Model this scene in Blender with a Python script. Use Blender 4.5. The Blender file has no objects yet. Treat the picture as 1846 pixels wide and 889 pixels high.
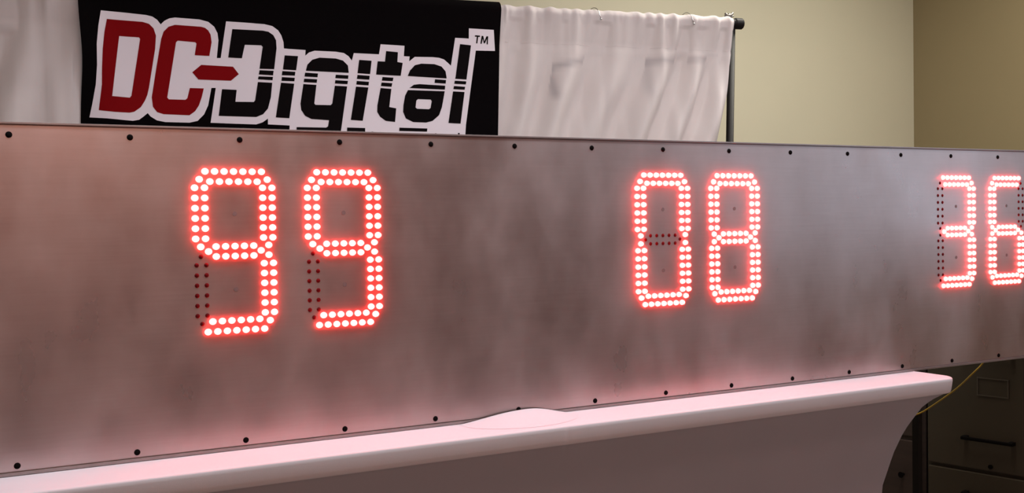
import bpy, bmesh, math, random
from mathutils import Vector, Matrix, noise
from mathutils.geometry import tessellate_polygon
random.seed(7)
SC = bpy.context.scene
COL = SC.collection
PI = math.pi

# ---------------------------------------------------------------- camera
cam_data = bpy.data.cameras.new('camera')
cam = bpy.data.objects.new('camera', cam_data)
COL.objects.link(cam)
cam_data.sensor_fit = 'HORIZONTAL'
cam_data.sensor_width = 36.0
cam_data.lens = 2010.0 / 1846.0 * 36.0
cam_data.clip_start = 0.05
R = ((0.8677290, -0.4968082, -0.0151000), (-0.0249415, -0.0131812, -0.9996020), (0.4964114, 0.8677603, -0.0238288))
m = Matrix(((R[0][0], -R[1][0], -R[2][0]), (R[0][1], -R[1][1], -R[2][1]), (R[0][2], -R[1][2], -R[2][2])))
cam.matrix_world = Matrix.Translation((-0.2081219, -2.1215332, 1.1753197)) @ m.to_4x4()
SC.camera = cam

# ---------------------------------------------------------------- world, exposure, area lights
SC.view_settings.view_transform = 'Standard'
SC.view_settings.look = 'None'
SC.view_settings.gamma = 1.0
SC.view_settings.use_curve_mapping = False
SC.view_settings.exposure = 0.0
w = bpy.data.worlds.new('world'); SC.world = w; w.use_nodes = True
w.node_tree.nodes['Background'].inputs[0].default_value = (0.75, 0.86, 1.0, 1)
w.node_tree.nodes['Background'].inputs[1].default_value = 0.3

def area(name, loc, aim, sx, sy, power, color):
    l = bpy.data.lights.new(name, 'AREA'); l.shape = 'RECTANGLE'; l.size = sx; l.size_y = sy
    l.energy = power; l.color = color
    o = bpy.data.objects.new(name, l); COL.objects.link(o); o.location = loc
    o.rotation_euler = (Vector(aim) - Vector(loc)).to_track_quat('-Z', 'Y').to_euler()
    return o
WINDOW_POWER, CEIL_POWER, WARM_POWER, BACK_POWER = 8.5, 29, 44, 35
area('window_daylight', (4.10, -1.95, 1.75), (0.0, -1.95, 1.6), 2.0, 1.5, WINDOW_POWER, (0.72, 0.84, 1.0))
area('ceiling_lamp_light', (1.1, -0.42, 2.2), (1.1, -0.42, 0), 3.4, 0.25, CEIL_POWER, (0.93, 0.96, 1.0))
area('added_front_wall_light', (0.6, -4.1, 2.62), (0.6, -4.1, 0), 2.4, 0.4, WARM_POWER, (1.0, 0.70, 0.58))  # added light out of view, warms the front wall that the panel reflects
area('rear_ceiling_lamp_light', (2.9, 0.4, 2.62), (2.9, 0.4, 0), 1.6, 0.3, BACK_POWER, (1.0, 0.95, 0.84))

# ---------------------------------------------------------------- materials
def mat(name, color, rough=0.6, metal=0.0, var=0.0, scale=8.0, bump=0.0, bscale=200.0, stretch=(1, 1, 1), spec=0.5):
    mt = bpy.data.materials.new(name); mt.use_nodes = True
    nt = mt.node_tree; b = nt.nodes['Principled BSDF']
    b.inputs['Base Color'].default_value = (*color, 1)
    b.inputs['Roughness'].default_value = rough
    b.inputs['Metallic'].default_value = metal
    b.inputs['Specular IOR Level'].default_value = spec
    tc = nt.nodes.new('ShaderNodeTexCoord'); mp = nt.nodes.new('ShaderNodeMapping')
    mp.inputs['Scale'].default_value = stretch
    nt.links.new(tc.outputs['Object'], mp.inputs[0])
    if var > 0:
        n = nt.nodes.new('ShaderNodeTexNoise'); n.inputs['Scale'].default_value = scale; n.inputs['Detail'].default_value = 6
        nt.links.new(mp.outputs[0], n.inputs['Vector'])
        r = nt.nodes.new('ShaderNodeValToRGB')
        r.color_ramp.elements[0].position = 0.3; r.color_ramp.elements[1].position = 0.7
        r.color_ramp.elements[0].color = (*[c * (1 - var) for c in color], 1)
        r.color_ramp.elements[1].color = (*[min(1, c * (1 + var)) for c in color], 1)
        nt.links.new(n.outputs['Fac'], r.inputs[0]); nt.links.new(r.outputs[0], b.inputs['Base Color'])
    if bump > 0:
        n2 = nt.nodes.new('ShaderNodeTexNoise'); n2.inputs['Scale'].default_value = bscale; n2.inputs['Detail'].default_value = 3
        nt.links.new(mp.outputs[0], n2.inputs['Vector'])
        bp = nt.nodes.new('ShaderNodeBump'); bp.inputs['Strength'].default_value = bump; bp.inputs['Distance'].default_value = 0.002
        nt.links.new(n2.outputs['Fac'], bp.inputs['Height']); nt.links.new(bp.outputs[0], b.inputs['Normal'])
    return mt

def panel_metal():
    mt = bpy.data.materials.new('smudged_sheet_metal'); mt.use_nodes = True
    nt = mt.node_tree; b = nt.nodes['Principled BSDF']; L = nt.links.new
    tc = nt.nodes.new('ShaderNodeTexCoord')
    def nz(scale, stretch, det=5):
        mp = nt.nodes.new('ShaderNodeMapping'); mp.inputs['Scale'].default_value = stretch; mp.inputs['Location'].default_value = (3.37, 1.73 + .37 / scale, 5.21)
        n = nt.nodes.new('ShaderNodeTexNoise'); n.inputs['Scale'].default_value = scale; n.inputs['Detail'].default_value = det
        L(tc.outputs['Object'], mp.inputs[0]); L(mp.outputs[0], n.inputs['Vector']); return n
    a = nz(2.2, (1.5, 1, 1.0)); c = nz(7, (1.3, 1, 0.8), 4); g = nz(40, (0.25, 1, 6), 1)
    def mth(op, x, y):
        n = nt.nodes.new('ShaderNodeMath'); n.operation = op
        for i, v in enumerate((x, y)):
            if hasattr(v, 'links'): L(v, n.inputs[i])
            else: n.inputs[i].default_value = v
        return n.outputs[0]
    s = mth('ADD', mth('ADD', mth('MULTIPLY', a.outputs['Fac'], 0.62), mth('MULTIPLY', c.outputs['Fac'], 0.32)), mth('MULTIPLY', g.outputs['Fac'], 0.06))
    r = nt.nodes.new('ShaderNodeValToRGB')
    e = r.color_ramp.elements
    e[0].position = 0.34; e[0].color = (0.40, 0.32, 0.31, 1)
    e[1].position = 0.66; e[1].color = (0.60, 0.52, 0.52, 1)
    L(s, r.inputs[0]); L(r.outputs[0], b.inputs['Base Color'])
    b.inputs['Metallic'].default_value = 0.72
    rr = nt.nodes.new('ShaderNodeMapRange'); rr.inputs[1].default_value = 0.3; rr.inputs[2].default_value = 0.7
    rr.inputs[3].default_value = 0.27; rr.inputs[4].default_value = 0.40
    L(c.outputs['Fac'], rr.inputs[0]); L(rr.outputs[0], b.inputs['Roughness'])
    return mt

def emit(name, color, strength):
    mt = bpy.data.materials.new(name); mt.use_nodes = True
    b = mt.node_tree.nodes['Principled BSDF']
    b.inputs['Base Color'].default_value = (0.6, 0.1, 0.1, 1)
    b.inputs['Emission Color'].default_value = (*color, 1)
    b.inputs['Emission Strength'].default_value = strength
    return mt

LED_STRENGTH = 39.0
M = dict(
    panel=panel_metal(),
    housing=mat('housing_aluminium', (0.34, 0.29, 0.285), 0.38, 0.6, 0.08, 20),
    screw=mat('black_oxide', (0.003, 0.002, 0.002), 0.8, spec=0.08),
    led_on=emit('lit_red_led', (1.0, 0.028, 0.025), LED_STRENGTH),
    led_off=mat('dark_red_lens', (0.12, 0.004, 0.006), 0.6, spec=0.1),
    hole=mat('led_hole_edge', (0.05, 0.02, 0.02), 0.6),
    stud=mat('weld_mark', (0.24, 0.20, 0.20), 0.5, 0.4),
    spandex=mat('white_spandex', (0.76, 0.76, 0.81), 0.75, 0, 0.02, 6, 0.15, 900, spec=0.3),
    skirt=mat('shaded_stretch_spandex', (0.44, 0.44, 0.485), 0.8, 0, 0.02, 6, 0.15, 900, spec=0.2),  # stretched skirt cloth, with its shade under the table edge put into the colour
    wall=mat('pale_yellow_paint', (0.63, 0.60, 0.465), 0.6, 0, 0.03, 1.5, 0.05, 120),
    wall_r=mat('shaded_yellow_paint_side', (0.27, 0.215, 0.12), 0.6, 0, 0.03, 1.5, 0.05, 120),  # darker copy of the yellow; the side wall's shade put into its colour
    wall_f=mat('warm_terracotta_paint', (0.52, 0.28, 0.20), 0.7, 0, 0.05, 1.5),
    dark_band=mat('added_brown_band', (0.23, 0.13, 0.10), 0.6, 0, 0.1, 3),
    ceil=mat('ceiling_white', (0.72, 0.70, 0.64), 0.9),
    floor=mat('floor_vinyl', (0.16, 0.13, 0.11), 0.5, 0, 0.15, 5),
    black=mat('black_banner_cloth', (0.0035, 0.0025, 0.003), 0.9, 0, 0, 1, 0.1, 500, spec=0.04),
    blk=mat('black_print', (0.005, 0.0035, 0.004), 0.8, spec=0.05),
    wht=mat('white_print', (0.90, 0.83, 0.89), 0.8, spec=0.2),
    red=mat('red_print', (0.235, 0.004, 0.006), 0.8, spec=0.05),
    pole=mat('black_tube', (0.006, 0.004, 0.004), 0.5, spec=0.25),
    chrome=mat('silver_wire', (0.6, 0.6, 0.6), 0.25, 1.0),
    cab=mat('shaded_tan_paint', (0.038, 0.028, 0.017), 0.5, 0, 0.04, 3),  # tan darkened; the shade behind panel and table is in the colour
    cabtrim=mat('cabinet_trim_metal', (0.09, 0.075, 0.06), 0.4, 0.4),
    darkgap=mat('dark_recess', (0.012, 0.009, 0.007), 0.8),
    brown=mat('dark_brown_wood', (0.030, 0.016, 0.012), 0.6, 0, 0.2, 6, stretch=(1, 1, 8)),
    cable=mat('yellow_cable', (0.42, 0.27, 0.03), 0.5),
    frame=mat('white_frame', (0.7, 0.7, 0.68), 0.5),
)
def curtain_mat():
    mt = bpy.data.materials.new('sheer_curtain'); mt.use_nodes = True
    nt = mt.node_tree; b = nt.nodes['Principled BSDF']; L = nt.links.new
    b.inputs['Roughness'].default_value = 0.85; b.inputs['Specular IOR Level'].default_value = 0.2
    tc = nt.nodes.new('ShaderNodeTexCoord')
    n = nt.nodes.new('ShaderNodeTexNoise'); n.inputs['Scale'].default_value = 5; n.inputs['Detail'].default_value = 4
    L(tc.outputs['Object'], n.inputs['Vector'])
    r = nt.nodes.new('ShaderNodeValToRGB'); r.color_ramp.elements[0].position = 0.3; r.color_ramp.elements[1].position = 0.7
    r.color_ramp.elements[0].color = (0.76, 0.69, 0.68, 1); r.color_ramp.elements[1].color = (0.84, 0.775, 0.765, 1)
    at = nt.nodes.new('ShaderNodeAttribute'); at.attribute_name = 'grey_mark'
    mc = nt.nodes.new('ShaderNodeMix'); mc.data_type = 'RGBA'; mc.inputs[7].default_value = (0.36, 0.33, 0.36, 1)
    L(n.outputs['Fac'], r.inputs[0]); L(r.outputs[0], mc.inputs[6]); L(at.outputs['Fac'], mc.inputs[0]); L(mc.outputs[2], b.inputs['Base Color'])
    tr = nt.nodes.new('ShaderNodeBsdfTranslucent'); tr.inputs[0].default_value = (0.72, 0.66, 0.6, 1)
    mx = nt.nodes.new('ShaderNodeMixShader'); mx.inputs[0].default_value = 0.12
    out = nt.nodes['Material Output']
    L(b.outputs[0], mx.inputs[1]); L(tr.outputs[0], mx.inputs[2]); L(mx.outputs[0], out.inputs[0])
    w_ = nt.nodes.new('ShaderNodeTexWave'); w_.inputs['Scale'].default_value = 400
    bp = nt.nodes.new('ShaderNodeBump'); bp.inputs['Strength'].default_value = 0.05; bp.inputs['Distance'].default_value = 0.0005
    L(tc.outputs['Object'], w_.inputs['Vector']); L(w_.outputs['Fac'], bp.inputs['Height']); L(bp.outputs[0], b.inputs['Normal'])
    return mt
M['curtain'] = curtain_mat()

# ---------------------------------------------------------------- helpers
def obj(name, bm, m, parent=None, smooth=False, mats=None):
    me = bpy.data.meshes.new(name)
    bmesh.ops.recalc_face_normals(bm, faces=bm.faces[:])
    bm.to_mesh(me); bm.free()
    for k in (mats or [m]): me.materials.append(k)
    if smooth: me.polygons.foreach_set('use_smooth', [True] * len(me.polygons))
    o = bpy.data.objects.new(name, me); COL.objects.link(o)
    if parent: o.parent = parent
    return o
def share(name, me, parent=None, loc=(0, 0, 0), rot=(0, 0, 0)):
    o = bpy.data.objects.new(name, me); COL.objects.link(o); o.location = loc; o.rotation_euler = rot
    if parent: o.parent = parent
    return o
def thing(name, label, cat, loc=(0, 0, 0), rz=0.0, group=None):
    o = bpy.data.objects.new(name, None); COL.objects.link(o); o.location = loc; o.rotation_euler = (0, 0, rz)
    o.empty_display_size = 0.1
    tag(o, label, cat, group); return o
def tag(o, label, cat, group=None):
    o['label'] = label; o['category'] = cat
    if group: o['group'] = group
def struct(name, bm, m, **k):
    o = obj(name, bm, m, **k)
    if not o.parent: o['kind'] = 'structure'
    return o
def box(bm, x0, x1, y0, y1, z0, z1, bevel=0.0):
    g = bmesh.ops.create_cube(bm, size=1)
    for v in g['verts']:
        v.co = Vector(((x0 + x1) / 2 + v.co.x * (x1 - x0), (y0 + y1) / 2 + v.co.y * (y1 - y0), (z0 + z1) / 2 + v.co.z * (z1 - z0)))
    if bevel > 0:
        es = list({e for v in g['verts'] for e in v.link_edges})
        bmesh.ops.bevel(bm, geom=es, offset=bevel, segments=2, affect='EDGES', profile=0.5)
    return bm
def tube(bm, pts, r, seg=12, cap=True):
    pts = [Vector(p) for p in pts]; rings = []
    up = None
    for i, p in enumerate(pts):
        t = (pts[min(i + 1, len(pts) - 1)] - pts[max(i - 1, 0)]).normalized()
        if up is None: up = t.orthogonal().normalized()
        a = (up - t * up.dot(t)).normalized(); b_ = t.cross(a); up = a
        rr = r[i] if isinstance(r, (list, tuple)) else r
        rings.append([bm.verts.new(p + (a * math.cos(2 * PI * k / seg) + b_ * math.sin(2 * PI * k / seg)) * rr) for k in range(seg)])
    for A, B in zip(rings, rings[1:]):
        for k in range(seg): bm.faces.new((A[k], A[(k + 1) % seg], B[(k + 1) % seg], B[k]))
    if cap: bm.faces.new(rings[0]); bm.faces.new(rings[-1])
    return bm
def dome(bm, c, r, h, seg=10, lats=(0.0, 0.55, 1.05), axis='-y', skirt=0.0):
    """half dome that bulges towards -y"""
    rings = []
    for la in lats:
        rr = r * math.cos(la); d = h * math.sin(la)
        rings.append([bm.verts.new((c[0] + rr * math.cos(2 * PI * k / seg), c[1] - d, c[2] + rr * math.sin(2 * PI * k / seg))) for k in range(seg)])
    top = bm.verts.new((c[0], c[1] - h, c[2]))
    for A, B in zip(rings, rings[1:]):
        for k in range(seg): bm.faces.new((A[k], A[(k + 1) % seg], B[(k + 1) % seg], B[k]))
    for k in range(seg): bm.faces.new((rings[-1][k], rings[-1][(k + 1) % seg], top))
    return bm
def disc(bm, c, r, y, seg=10, thick=0.0006):
    fr = [bm.verts.new((c[0] + r * math.cos(2 * PI * k / seg), y, c[1] + r * math.sin(2 * PI * k / seg))) for k in range(seg)]
    bk = [bm.verts.new((v.co.x, y + thick, v.co.z)) for v in fr]
    bm.faces.new(fr)
    for k in range(seg): bm.faces.new((fr[k], fr[(k + 1) % seg], bk[(k + 1) % seg], bk[k]))
def solidify_sheet(bm, th):
    bmesh.ops.solidify(bm, geom=bm.faces[:], thickness=th)


# ---------------------------------------------------------------- setting
X0, X1, Y0, Y1, ZC = -3.2, 4.17, -4.6, 1.6, 2.72
struct('floor', box(bmesh.new(), X0 - .1, X1 + .1, Y0 - .1, Y1 + .1, -0.1, 0), M['floor'])
struct('ceiling', box(bmesh.new(), X0 - .1, X1 + .1, Y0 - .1, Y1 + .1, ZC, ZC + .1), M['ceil'])
struct('wall_back', box(bmesh.new(), X0 - .1, X1 + .1, Y1, Y1 + .1, 0, ZC), M['wall'])
struct('wall_left', box(bmesh.new(), X0 - .1, X0, Y0, Y1, 0, ZC), M['wall'])
struct('wall_front', box(bmesh.new(), X0 - .1, X1 + .1, Y0 - .1, Y0, 0, ZC), M['wall_f'])
struct('added_band_1', box(bmesh.new(), X0, X1, Y0, Y0 + .03, 0, 0.95), M['dark_band'])  # added unseen band, darkens what the lower panel reflects
bm = bmesh.new()
WY0, WY1, WZ0, WZ1 = -2.95, -0.95, 1.0, 2.5
box(bm, X1, X1 + .1, WY1, Y1, 0, ZC); box(bm, X1, X1 + .1, Y0, WY0, 0, ZC)
box(bm, X1, X1 + .1, WY0, WY1, 0, WZ0); box(bm, X1, X1 + .1, WY0, WY1, WZ1, ZC)
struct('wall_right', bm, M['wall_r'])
bm = bmesh.new()
for a in (WY0, (WY0 + WY1) / 2 - .02, WY1 - .04): box(bm, X1 + .02, X1 + .07, a, a + .04, WZ0, WZ1)
for a in (WZ0, WZ1 - .04): box(bm, X1 + .02, X1 + .07, WY0, WY1, a, a + .04)
struct('window_1', bm, M['frame'])

# ceiling light troffers (outside the frame; the one at the front wall is added)
for nm, x, y, sx, sy, lb in (('pendant_light', 1.1, -0.42, 3.4, 0.25, 'long white hanging light above the tables'),
                         ('ceiling_light', 0.6, -4.1, 2.4, 0.4, 'added warm white ceiling light that brightens the front wall'),
                         ('ceiling_light', 2.9, 0.4, 1.6, 0.3, 'white ceiling light right of the curtain stand')):
    t = thing(nm, lb, 'ceiling light', (x, y, ZC if nm == 'ceiling_light' else 2.29))
    if nm == 'pendant_light':
        for a in (-1.2, 1.2):
            bm = bmesh.new(); tube(bm, [(a, -sy / 2 - .015, -.01), (a, -sy / 2 - .015, ZC - 2.29)], .004, 8); obj('hanging_rod', bm, M['frame'], t)
    bm = bmesh.new()
    box(bm, -sx / 2 - .03, sx / 2 + .03, -sy / 2 - .03, -sy / 2, -.09, 0); box(bm, -sx / 2 - .03, sx / 2 + .03, sy / 2, sy / 2 + .03, -.09, 0)
    box(bm, -sx / 2 - .03, -sx / 2, -sy / 2, sy / 2, -.09, 0); box(bm, sx / 2, sx / 2 + .03, -sy / 2, sy / 2, -.09, 0)
    obj('frame', bm, M['frame'], t)

# ---------------------------------------------------------------- scoreboard
K, U, ZB = 0.2032, 0.5795943, 0.7573878
def kx(k): return k * K
def uz(u): return ZB + u * U
XL, XR = kx(-0.62), kx(15.68)
SB = thing('led_scoreboard', 'long grey metal LED display panel with red digits standing on white covered tables', 'scoreboard', (0, 0, 0.741))
SB_OFF = Vector((0, 0, 0.741))
def sb(name, bm, m, parent=None, **k):
    bmesh.ops.translate(bm, verts=bm.verts[:], vec=-SB_OFF)
    return obj(name, bm, m, parent or SB, **k)
ZT = uz(1.0385)
bm = bmesh.new(); box(bm, XL, XR, 0.0025, 0.10, 0.741, ZT)
sb('housing', bm, M['housing'])
# rim lips of the housing around the face plate
bm = bmesh.new(); box(bm, XL, XR, -0.0035, 0.0035, 0.741, 0.7465, 0.0003); sb('rim', bm, M['housing'])
bm = bmesh.new(); box(bm, XL, XR, -0.0035, 0.0035, ZT - 0.0035, ZT, 0.0003); sb('rim', bm, M['housing'])
bm = bmesh.new(); box(bm, XL, XL + .005, -0.0035, 0.0035, 0.747, ZT - .004); sb('rim', bm, M['housing'])
bm = bmesh.new(); box(bm, XR - .005, XR, -0.0035, 0.0035, 0.747, ZT - .004); sb('rim', bm, M['housing'])
bm = bmesh.new(); box(bm, XL + .0065, XR - .0065, 0.0, 0.003, 0.7483, ZT - .0062)
sb('face_plate', bm, M['panel'])
# screws, one shared mesh
bm = bmesh.new(); dome(bm, (0, 0, 0), 0.0058, 0.0032, 12, (0.0, 0.5, 1.0))
scr = bpy.data.meshes.new('screw'); bm.to_mesh(scr); bm.free(); scr.materials.append(M['screw'])
for f in scr.polygons: f.use_smooth = True
tops = [1.0] * 16
for k in range(16):
    for u in (1.0, 0.0):
        share('screw', scr, SB, (kx(k), 0, uz(u) - 0.741))

# digits
def led_layout():
    S = {c: [] for c in 'abcdefg'}
    ru = [0.8412 - 0.0333 * i for i in range(6)]; rl = [0.5885 - 0.0331 * i for i in range(6)]
    for i in range(7): S['a'].append((-.0545 + i * .01817, .8948)); S['d'].append((-.0548 + i * .01827, .3688))
    for i in range(6): S['a'].append((-.0457 + i * .01828, .8615)); S['d'].append((-.0456 + i * .01824, .4022))
    for u in ru:
        S['f'] += [(-.0747, u), (-.0561, u)]; S['b'] += [(.0561, u), (.0747, u)]
    for u in rl:
        S['e'] += [(-.0740, u), (-.0556, u)]; S['c'] += [(.0566, u), (.0750, u)]
    S['f'] += [(-.0657, .8687), (-.0655, .6484)]; S['b'] += [(.0657, .8687), (.0663, .6494)]
    S['e'] += [(-.0655, .6162), (-.0655, .3963)]; S['c'] += [(.0663, .6165), (.0663, .3958)]
    for i in range(5): S['g'] += [(-.0365 + i * .01824, .6483), (-.0365 + i * .01824, .6155)]
    S['g'] += [(-.0509, .6324), (.0509, .6318)]
    return S
SEG = led_layout()
ON = {'9': 'abcdfg', '0': 'abcdef', '8': 'abcdefg', '3': 'abcdg', '6': 'acdefg'}
bm = bmesh.new(); dome(bm, (0, 0, 0), 0.0069, 0.0078, 12, (0.0, 0.6))  # lit domes oversized; the bloom of the glow is in their shape
bmesh.ops.scale(bm, vec=(1.05, 1, .94), verts=bm.verts[:]); lit = bpy.data.meshes.new('lit_led'); bmesh.ops.recalc_face_normals(bm, faces=bm.faces[:]); bm.to_mesh(lit); bm.free(); lit.materials.append(M['led_on'])
bm = bmesh.new(); dome(bm, (0, 0, 0), 0.0044, 0.0016, 10, (0.0, 0.6))
off = bpy.data.meshes.new('unlit_led'); bmesh.ops.recalc_face_normals(bm, faces=bm.faces[:]); bm.to_mesh(off); bm.free(); off.materials.append(M['led_off'])
for me in (lit, off):
    for f in me.polygons: f.use_smooth = True
DIG = [('9', 1.9345, 'leftmost red LED digit, a nine'), ('9', 3.0245, 'second red LED digit, a nine'), ('0', 6.9836, 'red LED digit zero with unlit dots across its middle'),
       ('8', 8.0726, 'red LED digit eight'), ('3', 12.098, 'red LED digit three near the right end'), ('6', 13.187, 'red LED digit six at the right end')]
for di, (ch, kc, lb) in enumerate(DIG):
    cx = kx(kc)
    d = bpy.data.objects.new('display_digit', None); COL.objects.link(d); d.parent = SB; d.empty_display_size = 0.1
    for u in (.755, .505):
        bm = bmesh.new(); disc(bm, (cx + .0005, uz(u)), 0.0045, -0.0005, 12); sb('weld_mark', bm, M['stud'], d)
    d['label'] = lb
    if di < 3:
        for s in SEG:
            for x, u in SEG[s]:
                share('lit_led' if s in ON[ch] else 'unlit_led', lit if s in ON[ch] else off, d, (cx + x, -0.0003, uz(u) - 0.741))
    else:
        for kind in ('lit_leds', 'unlit_leds'):
            bm = bmesh.new()
            for s in SEG:
                if (s in ON[ch]) == (kind == 'lit_leds'):
                    for x, u in SEG[s]:
                        if kind == 'lit_leds': dome(bm, (cx + x, -0.0003, uz(u)), 0.0069, 0.0078, 12, (0.0, 0.6))
                        else: dome(bm, (cx + x, -0.0003, uz(u)), 0.0044, 0.0016, 10, (0.0, 0.6))
            if len(bm.verts):
                o = sb(kind, bm, M['led_on'] if kind == 'lit_leds' else M['led_off'], d, smooth=True); o['kind'] = 'stuff'
            else: bm.free()

# ---------------------------------------------------------------- spandex covered tables
ZTAB = 0.74
XS, CXT = 1.052, (-.785 + 2.287) / 2
def interp(tab, t):
    for (a, b), (c, d) in zip(tab, tab[1:]):
        if t <= c: return b + (d - b) * (t - a) / (c - a)
    return tab[-1][1]
SIDE = [(0, .022), (.012, .060), (.029, .092), (.06, .109), (.089, .122), (.158, .150), (.26, .170), (.36, .180), (.50, .170), (.62, .140), (.70, .100)]
FRONT = [(0, .006), (.03, .022), (.10, .060), (.25, .105), (.45, .115), (.70, .05)]
def cover(xa, xb, ya, yb, sidel, sider):
    bm = bmesh.new()
    def ring(z, il, ir, iy, r):
        x0, x1, y0, y1 = xa + il, xb - ir, ya + iy, yb - iy
        pts = []
        for (cx, cy, a0) in ((x1 - r, y0 + r, -PI / 2), (x1 - r, y1 - r, 0), (x0 + r, y1 - r, PI / 2), (x0 + r, y0 + r, PI)):
            for j in range(7):
                a = a0 + j / 6 * PI / 2; pts.append((cx + r * math.cos(a), cy + r * math.sin(a)))
        # densify long sides
        out = []
        for i, p in enumerate(pts):
            q = pts[(i + 1) % len(pts)]; out.append(p)
            if (i % 7) == 6:
                n_ = 16
                ts = [j / 16 for j in range(1, 16)]
                if abs(q[0] - p[0]) > 1.0: ts = sorted(ts + [min(.999, max(.001, (XS - CXT + o - p[0]) / (q[0] - p[0]))) for o in (-.02, -.012, -.008, -.004, 0, .004, .008, .012, .02)])
                for j in ts: out.append((p[0] + (q[0] - p[0]) * j, p[1] + (q[1] - p[1]) * j))
        return [bm.verts.new((p[0], p[1], z)) for p in out]
    rings = []
    prof = [(ZTAB, .0070, .043), (ZTAB - .0004, .0042, .044), (ZTAB - .0016, .0017, .045), (ZTAB - .004, .0004, .045), (ZTAB - .010, 0, .045),
            (ZTAB - .030, .002, .045), (ZTAB - .0375, .0035, .045), (ZTAB - .0405, .0055, .044)]
    for z, ins, r in prof: rings.append(ring(z, ins, ins, ins, r))
    zs = ZTAB - .041
    hs = [0, .006, .012, .022, .033, .05, .07, .086, .11, .13, .153, .18, .21, .247, .29, .33, .38, .44, .50, .56, .62, .66, .698]
    for h in hs:
        rings.append(ring(zs - h, interp(SIDE, h) if sidel else .004, interp(SIDE, h) if sider else .004, interp(FRONT, h), max(.012, .044 - h * .1)))
    for A, B in zip(rings, rings[1:]):
        n = len(A)
        for k in range(n): bm.faces.new((A[k], A[(k + 1) % n], B[(k + 1) % n], B[k]))
    bm.faces.new(rings[0])
    return bm
XS = 1.052
cx = (-.785 + 2.287) / 2
bm = cover(-.785 - cx, 2.287 - cx, -.147, .46, True, True)
for v in bm.verts:                       # slight dent where the two tables under the cover meet
    if v.co.y < 0 and v.co.z > ZTAB - .055:
        dx = abs(v.co.x + cx - XS)
        v.co.y += .0015 * math.exp(-(dx / .006) ** 2)
        if v.co.z < ZTAB - .002: v.co.z -= .001 * math.exp(-(dx / .012) ** 2)
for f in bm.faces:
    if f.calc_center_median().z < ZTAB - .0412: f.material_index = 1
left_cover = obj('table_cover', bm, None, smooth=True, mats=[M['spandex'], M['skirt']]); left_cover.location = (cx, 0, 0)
tag(left_cover, 'white stretch table cover under the scoreboard, its rounded end at the right', 'tablecloth')
# raised fold of cloth at the joint
bm = bmesh.new()
N, Q = 40, 10; g = []
for i in range(N + 1):
    a = i / N; x = 0.865 + a * 0.275
    hgt = .0175 * (math.sin(PI * min(1, a / .62) / 2 if a < .62 else PI / 2 + PI / 2 * (a - .62) / .38)) ** 1.3
    if a > .62: hgt *= 1.0
    row = []
    for j in range(Q + 1):
        b = j / Q
        y = -.0075 - b * (.03 + .085 * math.sin(PI * a) ** .5)
        zz = hgt * .5 * (1 + math.cos(PI * b))
        row.append(bm.verts.new((x, y, ZTAB + .0004 + zz)))
    g.append(row)
for A, B in zip(g, g[1:]):
    for j in range(Q): bm.faces.new((A[j], B[j], B[j + 1], A[j + 1]))
f = obj('cloth_fold', bm, M['spandex'], left_cover, smooth=True); f.location = (-left_cover.location.x, 0, 0)

# ---------------------------------------------------------------- backdrop stand, curtain, banner
TH = math.radians(-10.3)
EX = Vector((math.cos(TH), math.sin(TH), 0)); NV = Vector((math.sin(TH), -math.cos(TH), 0))
RC = Vector((2.1069, 0.5231, 1.7688))      # right end of the crossbar
ST = thing('backdrop_stand', 'black tube backdrop stand carrying the white curtain', 'stand', (RC.x, RC.y, 0), TH)
# local axes of the stand: x along the rod (right is +), y away from the viewer
bm = bmesh.new(); tube(bm, [(-3.0, 0, RC.z), (0.004, 0, RC.z)], .0145, 20); obj('crossbar', bm, M['pole'], ST, smooth=False)
bm = bmesh.new(); tube(bm, [(-.004, 0, RC.z), (.0, 0, RC.z), (.022, 0, RC.z), (.0255, 0, RC.z)], [.0150, .0172, .0172, .0145], 24); obj('end_cap', bm, M['pole'], ST)
for px, tilt in ((-.012, -.062), (-2.98, 0.0)):
    bm = bmesh.new(); tube(bm, [(px + tilt, .0, 0.02), (px + tilt * .55, .0, .65), (px, .0, RC.z - .012)], [.0125, .0125, .0115], 16); obj('upright', bm, M['pole'], ST, smooth=True)
    for a in (0.15, PI / 2, PI - 0.15):
        bm = bmesh.new(); tube(bm, [(px + tilt * .9, 0, .30), (px + tilt + .30 * math.cos(a), .30 * math.sin(a), .012)], .009, 10); obj('leg', bm, M['pole'], ST)
# wing nut on top of the right upright
bm = bmesh.new()
tube(bm, [(-.020, 0, RC.z + .012), (-.020, 0, RC.z + .030)], .0035, 10)
tube(bm, [(-.034, 0, RC.z + .030), (-.027, 0, RC.z + .024), (-.020, 0, RC.z + .023), (-.013, 0, RC.z + .025), (-.007, 0, RC.z + .033)], [.0035, .0042, .005, .0042, .0035], 8)
tube(bm, [(-.036, 0, RC.z + .022), (-.020, 0, RC.z + .018), (-.006, 0, RC.z + .023)], .003, 8)
wn = obj('wing_nut', bm, mat('tarnished_steel', (.22, .20, .18), .35, .8), ST, smooth=True)

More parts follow.
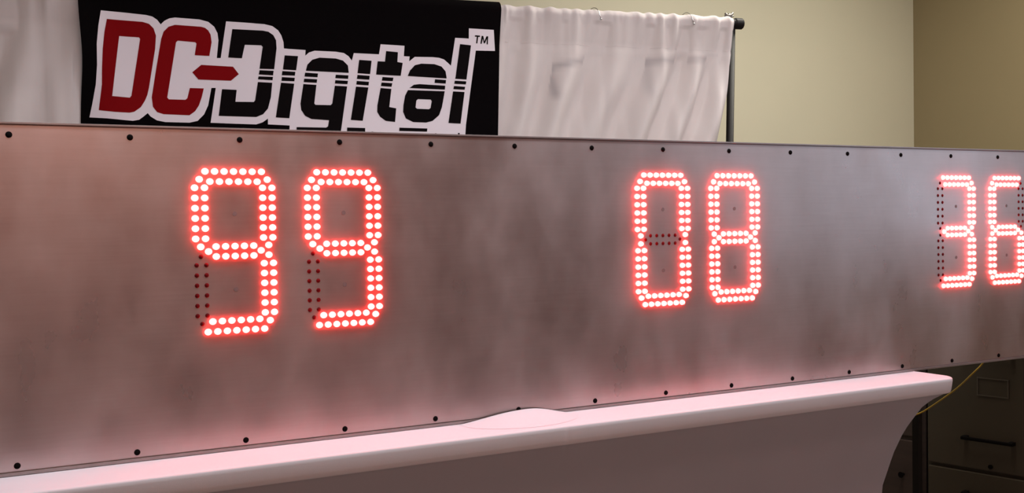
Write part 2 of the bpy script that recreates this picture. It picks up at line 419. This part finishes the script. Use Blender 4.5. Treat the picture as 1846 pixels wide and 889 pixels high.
CUR = thing('curtain', 'gathered white rod pocket curtain hanging behind the banner', 'curtain', (RC.x, RC.y, 0), TH)
def fold(s, z):
    """depth of the cloth (towards the viewer positive)"""
    d = RC.z - z
    top = max(0.0, 1 - d / .16); low = min(1.0, d / .22)
    a = noise.noise((s * 16, d * 1.2, 3.1)) * .012 + noise.noise((s * 36, d * 2.0, 8.0)) * .010
    wob = s + (.17 if s < -.8 else .17 + .2 * min(1, (s + .8) / .3)) * d + .03 * noise.noise((s * 2, d * 3, 1.0))
    b = .026 * math.sin(wob * 47 + 1.2 * math.sin(wob * 9)) + .008 * math.sin(wob * 22 + .6)
    amp = .35 + .65 * min(1, max(0, (s + .9) / .6)) if s > -.95 else .45
    fine = .006 * math.sin(s * 118 + 2 * math.sin(s * 23)) * min(1, max(.25, (s + .35) * 5))
    if s < -1.86: b += .050 * math.sin((s + .9 * d) * 11 + 1.6) * min(1, (-1.86 - s) / .1)
    if s > -.10: b *= max(.3, -s / .10)
    return (a + fine) * (1.0 * top + .35 * low) + b * low * amp
BX0_, BX1_ = -1.90, -.755
def edge(z):
    d = RC.z - z
    return interp([(0, -.012), (.075, -.019), (.135, -.030), (.23, -.041), (.36, -.068), (.8, -.13), (1.7, -.14)], max(0, d))
def curtain_pt(i, NS, z):
    a = i / NS; e = edge(z); s0 = -2.9
    a2 = 1 - (1 - a) ** 1.0
    s = s0 + (e - s0) * a2
    return s
bm = bmesh.new(); NS = 900
levels = [0.0] + [(.006 * k) for k in range(1, 12)] + [.075 + .012 * k for k in range(26)] + [.40 + .06 * k for k in range(1, 22)]
levels = [l for l in levels if l < 1.72]
rows = []
R0 = .0185
# back to front over the crossbar, then down
for k in range(10):
    a = PI * (1.0 - k / 9 * .5) ; rows.append(('arc', PI - (k / 9) * PI / 2))
grid = []
for kind, a in rows:
    row = []
    for i in range(NS + 1):
        s = curtain_pt(i, NS, RC.z)
        g_ = 1 + .12 * noise.noise((s * 40, 0, 0))
        rr = R0 * g_ + .0015 * math.sin(s * 118 + 2 * math.sin(s * 23))
        ang = a - PI / 2  # from back (pi/2) to top (0)
        row.append(bm.verts.new((s, math.sin(ang) * rr, RC.z + math.cos(ang) * rr)))
    grid.append(row)
for k in range(1, 8):
    row = []
    for i in range(NS + 1):
        s = curtain_pt(i, NS, RC.z); ang = k / 8 * PI / 2
        rr = R0 * (1 + .12 * noise.noise((s * 40, 0, 0))) + .0015 * math.sin(s * 118 + 2 * math.sin(s * 23)) + (0 if BX0_ < s < BX1_ else max(0, fold(s, RC.z))) * (k / 8)
        row.append(bm.verts.new((s, -math.sin(ang) * rr, RC.z + math.cos(ang) * rr)))
    grid.append(row)
for l in levels:
    z = RC.z - l; row = []
    for i in range(NS + 1):
        s = curtain_pt(i, NS, z)
        base = R0 * (1 + .12 * noise.noise((s * 40, 0, 0))) + .0015 * math.sin(s * 118 + 2 * math.sin(s * 23))
        base *= max(.35, 1 - l / .12)
        f_ = fold(s, z)
        if l < .02: f_ = max(f_, 0)
        if not BX0_ < s < BX1_: f_ = max(f_, -.018 if l > .1 else -.006)
        if abs(l - .087) < .007: base -= .0022
        tot = base + f_
        if BX0_ < s < BX1_: tot = min(tot, .016 + .004 * math.tanh((tot - .016) * 60)) if tot > .016 else tot
        row.append(bm.verts.new((s, -tot, z)))
    grid.append(row)
for A, B in zip(grid, grid[1:]):
    for i in range(NS): bm.faces.new((A[i], B[i], B[i + 1], A[i + 1]))
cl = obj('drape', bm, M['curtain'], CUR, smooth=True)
# greyer bands and patches in the cloth colour (kept as an attribute)
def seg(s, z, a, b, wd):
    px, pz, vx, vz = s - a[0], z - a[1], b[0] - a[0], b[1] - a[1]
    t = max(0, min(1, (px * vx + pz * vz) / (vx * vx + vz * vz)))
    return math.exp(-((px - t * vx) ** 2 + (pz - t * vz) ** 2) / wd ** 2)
att = cl.data.attributes.new('grey_mark', 'FLOAT', 'POINT')
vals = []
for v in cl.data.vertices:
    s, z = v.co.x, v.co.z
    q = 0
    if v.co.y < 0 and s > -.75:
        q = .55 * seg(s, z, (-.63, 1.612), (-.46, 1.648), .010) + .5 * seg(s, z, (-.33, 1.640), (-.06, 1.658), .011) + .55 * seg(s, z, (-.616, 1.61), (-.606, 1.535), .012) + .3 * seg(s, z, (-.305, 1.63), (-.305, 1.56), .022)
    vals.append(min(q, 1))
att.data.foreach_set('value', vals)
# hem stitch line below the rod pocket
bm = bmesh.new(); pts = []
for i in range(0, 601):
    s = -2.9 + (2.9 - .032) * i / 600; z = RC.z - .0865
    base = (R0 * (1 + .12 * noise.noise((s * 40, 0, 0))) + .0015 * math.sin(s * 118 + 2 * math.sin(s * 23))) * max(.35, 1 - .0865 / .12)
    if s > BX1_: pts.append((s, -(base + fold(s, z) - .0023), z))
tube(bm, pts, .0007, 5); obj('stitched_seam', bm, M['curtain'], CUR, smooth=True)

# wire hooks over the crossbar
for s, lb in ((-.470, 'small silver wire hook on the curtain top, nearer the banner'), (-.165, 'small silver wire hook on the curtain top, nearer the stand end')):
    P = RC + EX * s
    t = thing('curtain_hook', lb, 'hook', (P.x, P.y, RC.z), TH, 'wire hooks on the curtain top')
    bm = bmesh.new(); q = []
    for k in range(13):
        a = -.9 + k / 12 * (PI / 2 + .95)
        q.append((-.010 + .016 * k / 12, -math.sin(a) * .0248, math.cos(a) * .0248))
    q += [(.007, -.0262, -.010)]
    tube(bm, q, .0011, 8); obj('wire', bm, M['chrome'], t, smooth=True)
    bm = bmesh.new(); bmesh.ops.create_uvsphere(bm, u_segments=10, v_segments=6, radius=.0034)
    bmesh.ops.translate(bm, verts=bm.verts[:], vec=(.007, -.0275, -.012)); obj('wire_end', bm, M['chrome'], t, smooth=True)

# banner: local x = along rod, -y towards the viewer, z up; plane at y = -0.026
BAN = thing('banner', 'black cloth banner with white outlined red and black lettering hung over the curtain', 'banner', (RC.x, RC.y, 0), TH)
BX0, BX1, BOFF = -1.882, -0.769, .026
def bwave(s, z):
    d = RC.z - z; e = max(0, 1 - (s - BX0) / .10)
    w_ = .0045 * math.sin(s * 9 + 1) * min(1, d / .2) + .016 * e * e * math.sin(max(d, 0) * 14) 
    return w_
bm = bmesh.new(); NB = 90; grid = []
def bsx(i, z):
    d = max(0, RC.z - z)
    x0 = BX0 - .004 + .008 * math.exp(-((d - .17) / .1) ** 2) ; x1 = BX1 - .004 * min(1, d / .1) - .012 * min(1, d / .36)
    return x0 + (x1 - x0) * i / NB
BR = .0268
for l in [.34 - .034 * k for k in range(10)]:       # back flap
    z = RC.z - l; grid.append([bm.verts.new((bsx(i, z), BR + .012 * min(1, l / .1), z)) for i in range(NB + 1)])
for k in range(1, 16):
    a = PI / 2 - k / 16 * PI
    z = RC.z
    grid.append([bm.verts.new((bsx(i, z) + (.0 if 2 < i < NB - 2 else 0), math.sin(a) * BR, z + math.cos(a) * BR)) for i in range(NB + 1)])
for l in [.012 * k for k in range(0, 36)] + [.45, .5]:
    z = RC.z - l
    grid.append([bm.verts.new((bsx(i, z), -(BOFF + .0008 * max(0, 1 - l / .03) + bwave(bsx(i, z), z)), z)) for i in range(NB + 1)])
for A, B in zip(grid, grid[1:]):
    for i in range(NB): bm.faces.new((A[i], B[i], B[i + 1], A[i + 1]))
obj('banner_cloth', bm, M['black'], BAN, smooth=True)
LOGO = [
    ('logo_outline', '', 'wht', [[(-1.8318, 1.716), (-1.8384, 1.6772), (-1.8432, 1.6325), (-1.8436, 1.5798), (-1.8478, 1.531), (-1.8573, 1.4822), (-1.8648, 1.4488), (-1.8237, 1.4466), (-1.7619, 1.4411), (-1.7463, 1.4442), (-1.7343, 1.4538), (-1.7255, 1.4614), (-1.7186, 1.4529), (-1.7031, 1.4432), (-1.6834, 1.4394), (-1.6235, 1.4386), (-1.6032, 1.4435), (-1.5867, 1.4605), (-1.5761, 1.4837), (-1.567, 1.5292), (-1.556, 1.5295), (-1.5709, 1.439), (-1.5136, 1.4373), (-1.4554, 1.436), (-1.4386, 1.4418), (-1.4249, 1.4518), (-1.4252, 1.4364), (-1.3689, 1.4342), (-1.3703, 1.4063), (-1.3533, 1.4056), (-1.3519, 1.3979), (-1.2423, 1.3946), (-1.0633, 1.3963), (-0.8818, 1.3971), (-0.8811, 1.4116), (-0.8786, 1.4433), (-0.8466, 1.6516), (-0.7904, 1.6523), (-0.7928, 1.7114), (-0.866, 1.7128), (-0.8665, 1.6843), (-0.9062, 1.685), (-0.9193, 1.6071), (-0.9276, 1.6145), (-0.9392, 1.624), (-0.9531, 1.628), (-0.9717, 1.6292), (-1.0225, 1.6283), (-1.0388, 1.6153), (-1.0372, 1.6287), (-1.0536, 1.629), (-1.0513, 1.6575), (-1.1183, 1.6589), (-1.1233, 1.6314), (-1.1929, 1.632), (-1.1986, 1.6113), (-1.2072, 1.6228), (-1.2203, 1.6311), (-1.2421, 1.6338), (-1.2987, 1.6343), (-1.3139, 1.629), (-1.324, 1.6201), (-1.3228, 1.6352), (-1.3673, 1.6366), (-1.3798, 1.6374), (-1.3803, 1.6536), (-1.3855, 1.6713), (-1.3937, 1.6846), (-1.4083, 1.6951), (-1.4292, 1.6993), (-1.4792, 1.7013), (-1.5266, 1.7025), (-1.5421, 1.6071), (-1.5519, 1.6067), (-1.5469, 1.6522), (-1.5489, 1.671), (-1.5568, 1.6874), (-1.5716, 1.6993), (-1.5937, 1.7045), (-1.6538, 1.7068), (-1.6678, 1.704), (-1.6798, 1.6973), (-1.6891, 1.6878), (-1.6976, 1.699), (-1.7092, 1.7067), (-1.7248, 1.71), (-1.7792, 1.7136)]], None),
    ('printed_letter', 'red capital D', 'red', [[(-1.8181, 1.6951), (-1.733, 1.692), (-1.7175, 1.6878), (-1.7067, 1.6768), (-1.7012, 1.6585), (-1.7039, 1.6254), (-1.721, 1.5261), (-1.7253, 1.5075), (-1.7315, 1.493), (-1.7417, 1.4763), (-1.7575, 1.4645), (-1.7693, 1.4618), (-1.8041, 1.4633), (-1.8423, 1.467), (-1.8378, 1.4988), (-1.8333, 1.5314), (-1.8323, 1.572), (-1.8293, 1.6208), (-1.8246, 1.6616)]], [(-1.7898, 1.6541), (-1.7425, 1.6527), (-1.7398, 1.6487), (-1.7637, 1.5046), (-1.7677, 1.4996), (-1.8097, 1.5027), (-1.7995, 1.5812)]),
    ('printed_letter', 'red capital C', 'red', [[(-1.6542, 1.6881), (-1.5901, 1.6859), (-1.58, 1.6835), (-1.572, 1.6771), (-1.5662, 1.6661), (-1.5641, 1.6473), (-1.5705, 1.6115), (-1.6069, 1.6124), (-1.6019, 1.6425), (-1.605, 1.6457), (-1.6479, 1.6482), (-1.6524, 1.6439), (-1.6769, 1.5024), (-1.6734, 1.4975), (-1.6323, 1.4972), (-1.6274, 1.5014), (-1.6208, 1.5278), (-1.5861, 1.5274), (-1.5918, 1.5043), (-1.5992, 1.4833), (-1.6088, 1.4685), (-1.6231, 1.4578), (-1.6869, 1.4596), (-1.7026, 1.4647), (-1.7122, 1.4777), (-1.7148, 1.5016), (-1.7022, 1.5761), (-1.6887, 1.6507), (-1.6824, 1.6696), (-1.6702, 1.6825)]], None),
    ('printed_letter', 'red pointed dash', 'red', [[(-1.5913, 1.5879), (-1.5113, 1.5854), (-1.4973, 1.5664), (-1.5174, 1.549), (-1.599, 1.5501), (-1.6139, 1.5684)]], None),
    ('printed_letter', 'black capital D with white stripes', 'blk', [[(-1.5114, 1.683), (-1.4337, 1.6821), (-1.4191, 1.6797), (-1.4066, 1.6713), (-1.3997, 1.658), (-1.3989, 1.6367), (-1.4063, 1.5818), (-1.4441, 1.582), (-1.4346, 1.6396), (-1.4387, 1.6437), (-1.4804, 1.6434), (-1.4886, 1.608), (-1.5232, 1.609)], [(-1.4442, 1.5781), (-1.4077, 1.5775), (-1.4096, 1.5655), (-1.4461, 1.567)], [(-1.447, 1.5619), (-1.4097, 1.5613), (-1.4111, 1.5527), (-1.4485, 1.5542)], [(-1.449, 1.547), (-1.4121, 1.5459), (-1.4162, 1.5082), (-1.4244, 1.4782), (-1.4373, 1.4631), (-1.455, 1.4555), (-1.5501, 1.4573), (-1.5405, 1.5265), (-1.5035, 1.5253), (-1.5074, 1.4944), (-1.4605, 1.4945), (-1.4571, 1.4988)]], None),
    ('printed_letter', 'black letter i', 'blk', [[(-1.3781, 1.6191), (-1.3431, 1.6181), (-1.349, 1.5806), (-1.3835, 1.5817)], [(-1.3852, 1.5774), (-1.3512, 1.5762), (-1.3527, 1.5663), (-1.3867, 1.5666)], [(-1.3868, 1.5615), (-1.3528, 1.5603), (-1.3543, 1.5513), (-1.3879, 1.5516)], [(-1.3893, 1.5465), (-1.3548, 1.5448), (-1.3694, 1.4535), (-1.4046, 1.4551)]], None),
    ('printed_letter', 'black letter g', 'blk', [[(-1.3234, 1.5801), (-1.3188, 1.5966), (-1.3056, 1.6099), (-1.286, 1.6162), (-1.2425, 1.6155), (-1.2228, 1.6105), (-1.2099, 1.5979), (-1.208, 1.5783)], [(-1.3253, 1.5749), (-1.2912, 1.5737), (-1.2927, 1.5637), (-1.3272, 1.5649)], [(-1.3282, 1.5589), (-1.2937, 1.5581), (-1.2951, 1.549), (-1.3296, 1.5498)], [(-1.2433, 1.5721), (-1.209, 1.5713), (-1.2101, 1.5621), (-1.2448, 1.5629)], [(-1.2449, 1.5573), (-1.2106, 1.5565), (-1.2121, 1.5477), (-1.2464, 1.5485)], [(-1.3306, 1.5446), (-1.2961, 1.5433), (-1.3027, 1.4935), (-1.2993, 1.4901), (-1.2589, 1.4901), (-1.2544, 1.4945), (-1.2465, 1.5425), (-1.2131, 1.5416), (-1.2351, 1.4034), (-1.3514, 1.4022), (-1.3508, 1.4302), (-1.2722, 1.4299), (-1.2669, 1.4335), (-1.264, 1.45), (-1.3108, 1.4523), (-1.3279, 1.4607), (-1.3375, 1.4756), (-1.3393, 1.4927)]], None),
    ('printed_letter', 'second black letter i', 'blk', [[(-1.1786, 1.6142), (-1.1443, 1.6131), (-1.149, 1.577), (-1.1837, 1.5782)], [(-1.1842, 1.5734), (-1.1504, 1.5721), (-1.1515, 1.5616), (-1.1858, 1.5628)], [(-1.1863, 1.5571), (-1.1525, 1.5558), (-1.154, 1.5461), (-1.1878, 1.5475)], [(-1.1888, 1.5418), (-1.1546, 1.5404), (-1.1719, 1.4501), (-1.2047, 1.4518)]], None),
    ('printed_letter', 'black letter t', 'blk', [[(-1.1033, 1.641), (-1.0703, 1.6391), (-1.0722, 1.6124), (-1.0572, 1.6103), (-1.0633, 1.5751), (-1.1324, 1.5762), (-1.1273, 1.6124), (-1.107, 1.6122)], [(-1.1146, 1.5701), (-1.0838, 1.5692), (-1.0863, 1.5598), (-1.1165, 1.5603)], [(-1.1175, 1.555), (-1.0873, 1.5541), (-1.0897, 1.5443), (-1.1195, 1.5457)], [(-1.1205, 1.54), (-1.0903, 1.5385), (-1.0971, 1.4889), (-1.0776, 1.4857), (-1.0815, 1.4484), (-1.1077, 1.4511), (-1.1233, 1.4619), (-1.1311, 1.475), (-1.1304, 1.4926)]], None),
    ('printed_letter', 'black letter a', 'blk', [[(-1.0432, 1.5752), (-1.037, 1.5901), (-1.0229, 1.6052), (-1.0044, 1.6102), (-0.9674, 1.6101), (-0.9465, 1.604), (-0.9351, 1.5909), (-0.9321, 1.5717)], [(-0.9658, 1.5685), (-0.9341, 1.5671), (-0.9352, 1.5572), (-0.9669, 1.5586)], [(-1.0387, 1.5425), (-1.0262, 1.5517), (-1.01, 1.5539), (-0.9367, 1.5513), (-0.9378, 1.5405)], [(-1.0434, 1.5366), (-0.9383, 1.536), (-0.9471, 1.4918), (-0.9559, 1.4692), (-0.9748, 1.4532), (-0.9934, 1.4484), (-1.0303, 1.4492), (-1.0507, 1.4587), (-1.0582, 1.4763), (-1.057, 1.4941), (-1.0519, 1.5208)]], [(-1.0154, 1.5127), (-0.9793, 1.5122), (-0.9761, 1.5082), (-0.9797, 1.4889), (-0.9844, 1.4852), (-1.0181, 1.4859), (-1.0227, 1.4894), (-1.0201, 1.5082)]),
    ('printed_letter', 'black letter l', 'blk', [[(-0.8924, 1.668), (-0.8606, 1.6656), (-0.8751, 1.5701), (-0.9072, 1.5715)], [(-0.9087, 1.566), (-0.8756, 1.5647), (-0.8772, 1.5565), (-0.9107, 1.5574)], [(-0.9113, 1.5511), (-0.8792, 1.5496), (-0.8808, 1.5415), (-0.9133, 1.5425)], [(-0.9144, 1.5361), (-0.8813, 1.5351), (-0.8942, 1.4467), (-0.9291, 1.448)]], None),
    ('trademark', 'small black TM mark', 'blk', [[(-0.8483, 1.6941), (-0.834, 1.6938), (-0.834, 1.6901), (-0.8393, 1.6899), (-0.842, 1.6717), (-0.8458, 1.6715), (-0.8431, 1.6902), (-0.8488, 1.6904)], [(-0.8292, 1.6931), (-0.8244, 1.6932), (-0.8213, 1.6784), (-0.8148, 1.6927), (-0.81, 1.6925), (-0.8113, 1.6701), (-0.8147, 1.67), (-0.814, 1.6855), (-0.8199, 1.6725), (-0.8228, 1.6724), (-0.826, 1.685), (-0.8295, 1.6708), (-0.8329, 1.6711)]], None),
    ('tagline', 'black tops of a small tagline', 'blk', [[(-1.2152, 1.4311), (-1.1655, 1.4305), (-1.1661, 1.3997), (-1.2167, 1.3992)], [(-1.0695, 1.4331), (-0.99, 1.4319), (-0.9911, 1.4234), (-1.0701, 1.4242)], [(-1.1483, 1.421), (-1.1433, 1.4211), (-1.1451, 1.3999), (-1.15, 1.3999)], [(-1.0674, 1.4184), (-1.0588, 1.4177), (-1.0605, 1.4007), (-1.0691, 1.4007)], [(-1.0547, 1.4186), (-1.0322, 1.4175), (-1.0328, 1.4135), (-1.0547, 1.4141)], [(-1.0456, 1.4151), (-1.0401, 1.4148), (-1.0417, 1.4), (-1.0472, 1.4)], [(-1.0286, 1.4135), (-1.0216, 1.4181), (-1.0101, 1.4178), (-1.0023, 1.4138), (-1.0029, 1.4103), (-1.0125, 1.4133), (-1.0217, 1.4127), (-1.0228, 1.4056), (-1.0283, 1.4064)], [(-0.9684, 1.4187), (-0.9642, 1.4188), (-0.9659, 1.4017), (-0.9701, 1.4016)], [(-0.9022, 1.4204), (-0.897, 1.4204), (-0.8993, 1.4001), (-0.9045, 1.4)]], None),
]

LAY = {'wht': .0012, 'red': .0020, 'blk': .0020}
def clip_below(bm, z):
    bmesh.ops.bisect_plane(bm, geom=bm.verts[:] + bm.edges[:] + bm.faces[:], plane_co=(0, 0, z), plane_no=(0, 0, -1), clear_outer=True)
LOGO2 = []
for e in LOGO:
    if e[0] == 'tagline': LOGO2 += [('tagline_mark', '', e[2], [p], None) for p in e[3]]
    elif e[0] == 'trademark': LOGO2 += [('printed_letter', 'small black letter %s of the TM mark' % c, e[2], [p], None) for c, p in zip('TM', e[3])]
    else: LOGO2.append(e)
for nm, lb, mk, polys, hole in LOGO2:
    bm = bmesh.new()
    for pi, P in enumerate(polys):
        loops = [[Vector((x, 0, z)) for x, z in P]]
        if hole and pi == len(polys) - 1: loops.append([Vector((x, 0, z)) for x, z in hole])
        flat = [v for lp in loops for v in lp]
        vs = [bm.verts.new(v) for v in flat]
        for t3 in tessellate_polygon([[Vector((v.x, v.z, 0)) for v in lp] for lp in loops]):
            try: bm.faces.new([vs[q] for q in t3])
            except ValueError: pass
    for k in range(1, 60):
        x = BX0 + k * .02
        bmesh.ops.bisect_plane(bm, geom=bm.verts[:] + bm.edges[:] + bm.faces[:], plane_co=(x, 0, 0), plane_no=(1, 0, 0))
    if nm == 'logo_outline' or len(polys[0]) > 12:
        for k in range(1, 20):
            bmesh.ops.bisect_plane(bm, geom=bm.verts[:] + bm.edges[:] + bm.faces[:], plane_co=(0, 0, RC.z - .02 * k), plane_no=(0, 0, 1))
    for v in bm.verts: v.co.y = -(BOFF + LAY[mk] + bwave(v.co.x, v.co.z))
    o = obj(nm, bm, M[mk], BAN)
    if lb: o['label'] = lb

# ---------------------------------------------------------------- filing cabinet, chest, post, cable
CA = Vector((3.256, .599, 0)); RZ = math.atan2(-.985, .174)      # local +x runs along the face towards the viewer
FC = thing('filing_cabinet', 'tan metal filing cabinet with label holder and bar handle at the lower right', 'cabinet', CA, RZ)
# local: x along face, y = behind the face (into the cabinet)
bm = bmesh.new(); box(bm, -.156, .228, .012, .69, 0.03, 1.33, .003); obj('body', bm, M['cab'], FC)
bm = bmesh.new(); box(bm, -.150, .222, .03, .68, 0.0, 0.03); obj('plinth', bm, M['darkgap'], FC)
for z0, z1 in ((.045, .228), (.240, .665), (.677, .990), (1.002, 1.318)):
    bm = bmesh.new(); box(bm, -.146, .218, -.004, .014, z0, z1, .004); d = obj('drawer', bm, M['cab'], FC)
    if z0 < .2: hz, lz = .15, None
    else: hz, lz = z1 - .311, z1 - .119
    bm = bmesh.new()
    box(bm, -.002, .190, -.034, -.022, hz - .006, hz + .006, .003)
    box(bm, -.002, .016, -.026, -.002, hz - .007, hz + .007, .002); box(bm, .172, .190, -.026, -.002, hz - .007, hz + .007, .002)
    obj('handle', bm, M['screw'], d)
    if lz:
        bm = bmesh.new()
        for a in ((.049, .167, lz + .029, lz + .033), (.049, .167, lz - .034, lz - .030), (.049, .054, lz - .03, lz + .03), (.162, .167, lz - .03, lz + .03)):
            box(bm, a[0], a[1], -.008, -.004, a[2], a[3])
        obj('label_holder', bm, M['cabtrim'], d)
        bm = bmesh.new(); tube(bm, [(.098, -.009, z0 + .018), (.098, -.003, z0 + .018)], .008, 12); obj('thumb_latch', bm, M['screw'], d)

BC = CA + Vector((-.174, .985, 0)) * .17
CH = thing('wooden_chest', 'dark brown chest with small black knobs beside the tan cabinet', 'chest', (BC.x, BC.y, 0), RZ)
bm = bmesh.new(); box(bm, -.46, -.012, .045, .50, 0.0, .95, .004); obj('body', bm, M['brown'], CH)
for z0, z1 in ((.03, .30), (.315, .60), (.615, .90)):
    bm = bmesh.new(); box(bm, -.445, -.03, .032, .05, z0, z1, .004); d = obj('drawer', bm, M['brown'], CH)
    for x in (-.10, -.36):
        bm = bmesh.new(); tube(bm, [(x, .034, (z0 + z1) / 2), (x, .022, (z0 + z1) / 2), (x, .012, (z0 + z1) / 2)], [.005, .006, .012], 12); obj('knob', bm, M['screw'], d)

PP = CA + Vector((-.174, .985, 0)) * .150 + Vector((-.985, -.174, 0)) * .13
PO = thing('black_post', 'thin black post standing between the brown chest and tan cabinet', 'post', (2.935, .545, 0), RZ)
bm = bmesh.new(); box(bm, -.0125, .0125, -.0125, .0125, 0.012, .478, .002); obj('shaft', bm, M['pole'], PO)
bm = bmesh.new(); box(bm, -.06, .06, -.06, .06, 0, .012, .002); obj('foot_plate', bm, M['pole'], PO)
bm = bmesh.new(); box(bm, -.015, .015, -.015, .015, .478, .490, .003); obj('cap', bm, M['pole'], PO)

bm = bmesh.new()
P = [(2.76, .104, .785), (2.77, .135, .752), (2.79, .165, .708), (2.775, .20, .664), (2.836, .30, .606), (2.878, .40, .549), (2.900, .49, .496), (2.85, .56, .44), (2.70, .60, .25), (2.60, .62, .06), (2.52, .62, .006), (2.3, .64, .006)]
C2 = []
for i in range(len(P) - 1):
    p0, p1, p2, p3 = [Vector(P[max(0, min(len(P) - 1, i + j))]) for j in (-1, 0, 1, 2)]
    for k in range(6):
        t = k / 6
        C2.append(.5 * ((2 * p1) + (p2 - p0) * t + (2 * p0 - 5 * p1 + 4 * p2 - p3) * t * t + (3 * p1 - p0 - 3 * p2 + p3) * t ** 3))
C2.append(Vector(P[-1]))
tube(bm, C2, .0026, 8)
cb = obj('power_cable', bm, M['cable'], smooth=True)
tag(cb, 'thin yellow cable sagging from the panel back down behind the table', 'cable')
